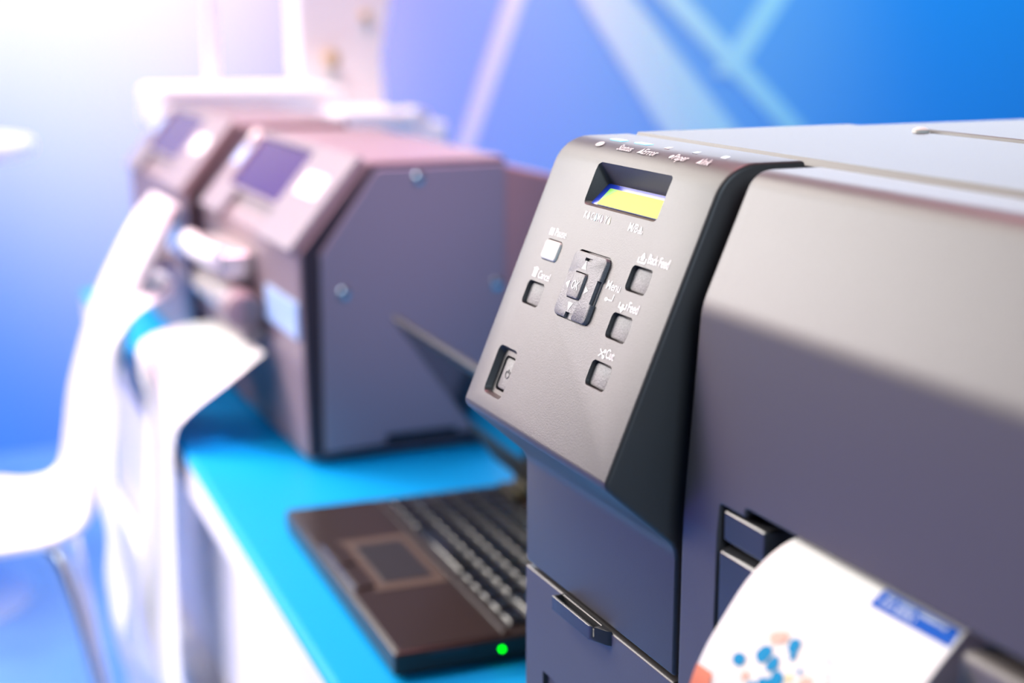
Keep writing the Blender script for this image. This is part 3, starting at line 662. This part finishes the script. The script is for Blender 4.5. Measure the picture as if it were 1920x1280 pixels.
for j in range(NX):
    bm.faces.new((top[0][j], bot[0][j], bot[0][j + 1], top[0][j + 1])); bm.faces.new((top[-1][j], top[-1][j + 1], bot[-1][j + 1], bot[-1][j]))
shell = link('shell', bm, CHAIRW, ch, smooth=60); bevel(shell, .003, 2, 50, False)
zs = -.640
for x, y, fx, fy in ((-1.80, .185, -1.71, .290), (-2.00, .215, -2.07, .290), (-1.80, -.03, -1.71, -.13), (-2.00, -.03, -2.08, -.13)):
    bm = bmesh.new(); c0 = Vector((-1.90, .08, zs + .006)); h0 = Vector((x, y, zs)); ft = Vector((fx, fy, FL + .006)); dn = (ft - h0).normalized()
    tube(bm, smoothpath([h0.lerp(c0, .55), h0.lerp(c0, .18), h0 + dn * .03, h0.lerp(ft, .4), ft], 6), .0115, 12); link('leg', bm, CHROME, ch)
    bm = bmesh.new(); tube(bm, [(fx, fy, FL), (fx, fy, FL + .014)], .015, 12); link('foot_cap', bm, DARKP, ch)

# ------------------------------------------------------------------ white machine behind the grey printers
mc = empty('white_machine', (-2.64, .75, FL), 'tall white machine with brass knob standing behind the grey printers', 'machine')
boxo('pedestal', -2.72, -2.56, .50, 1.00, FL, -.198, MACHW, mc, .01)
boxo('bed', -2.74, -2.54, .475, .80, -.198, -.128, MACHW, mc, .012, 4)
bm = bmesh.new(); prism(bm, rounded([(.765, -.20, 0), (.765, -.15, .004), (.735, -.11, .02), (.732, .34, .02), (.94, .34, .02), (.912, .05, .05), (.888, -.08, .05), (.895, -.20, 0)]), -2.68, -2.60); bevel(link('upright_head', bm, MACHW, mc), .008)
bm = bmesh.new(); tube(bm, [(-2.61, .79, -.083), (-2.575, .79, -.083), (-2.57, .79, -.083)], [.013, .013, .010], 18); link('clamp_knob', bm, BRASS, mc, label='brass clamp knob')
bm = bmesh.new(); tube(bm, [(-2.605, .858, -.010), (-2.588, .858, -.010), (-2.584, .858, -.010)], [.010, .009, .005], 16); link('bolt', bm, BRASS, mc)
boxo('side_ledge', -2.60, -2.44, .755, .885, -.205, -.166, MACHW, mc, .010, 4)
bm = bmesh.new(); tube(bm, [(-2.45, .905, -.186), (-2.52, .905, -.186)], .0195, 20); link('ledge_roller', bm, MACHW, mc)
bm = bmesh.new(); tube(bm, [(-2.65, .590, -.13), (-2.65, .590, .50)], .0105, 16); link('pole', bm, MACHW, mc)

# ------------------------------------------------------------------ bar table at the left edge
bt = empty('bar_table', (-3.05, .06, FL), 'round white bar table standing by the blue wall at left', 'table')
bm = bmesh.new(); R0 = .262
tube(bm, [(-3.05, .06, -.268), (-3.05, .06, -.265), (-3.05, .06, -.243), (-3.05, .06, -.240)], [R0 - .005, R0, R0, R0 - .005], 48); link('tabletop', bm, TABLEWHITE, bt)
bm = bmesh.new(); tube(bm, [(-3.05, .06, -.268), (-3.05, .06, FL + .02)], .028, 20); link('column', bm, CHROME, bt)
bm = bmesh.new(); tube(bm, [(-3.05, .06, FL), (-3.05, .06, FL + .008), (-3.05, .06, FL + .022)], [.20, .20, .04], 36); link('base_disc', bm, CHROME, bt)
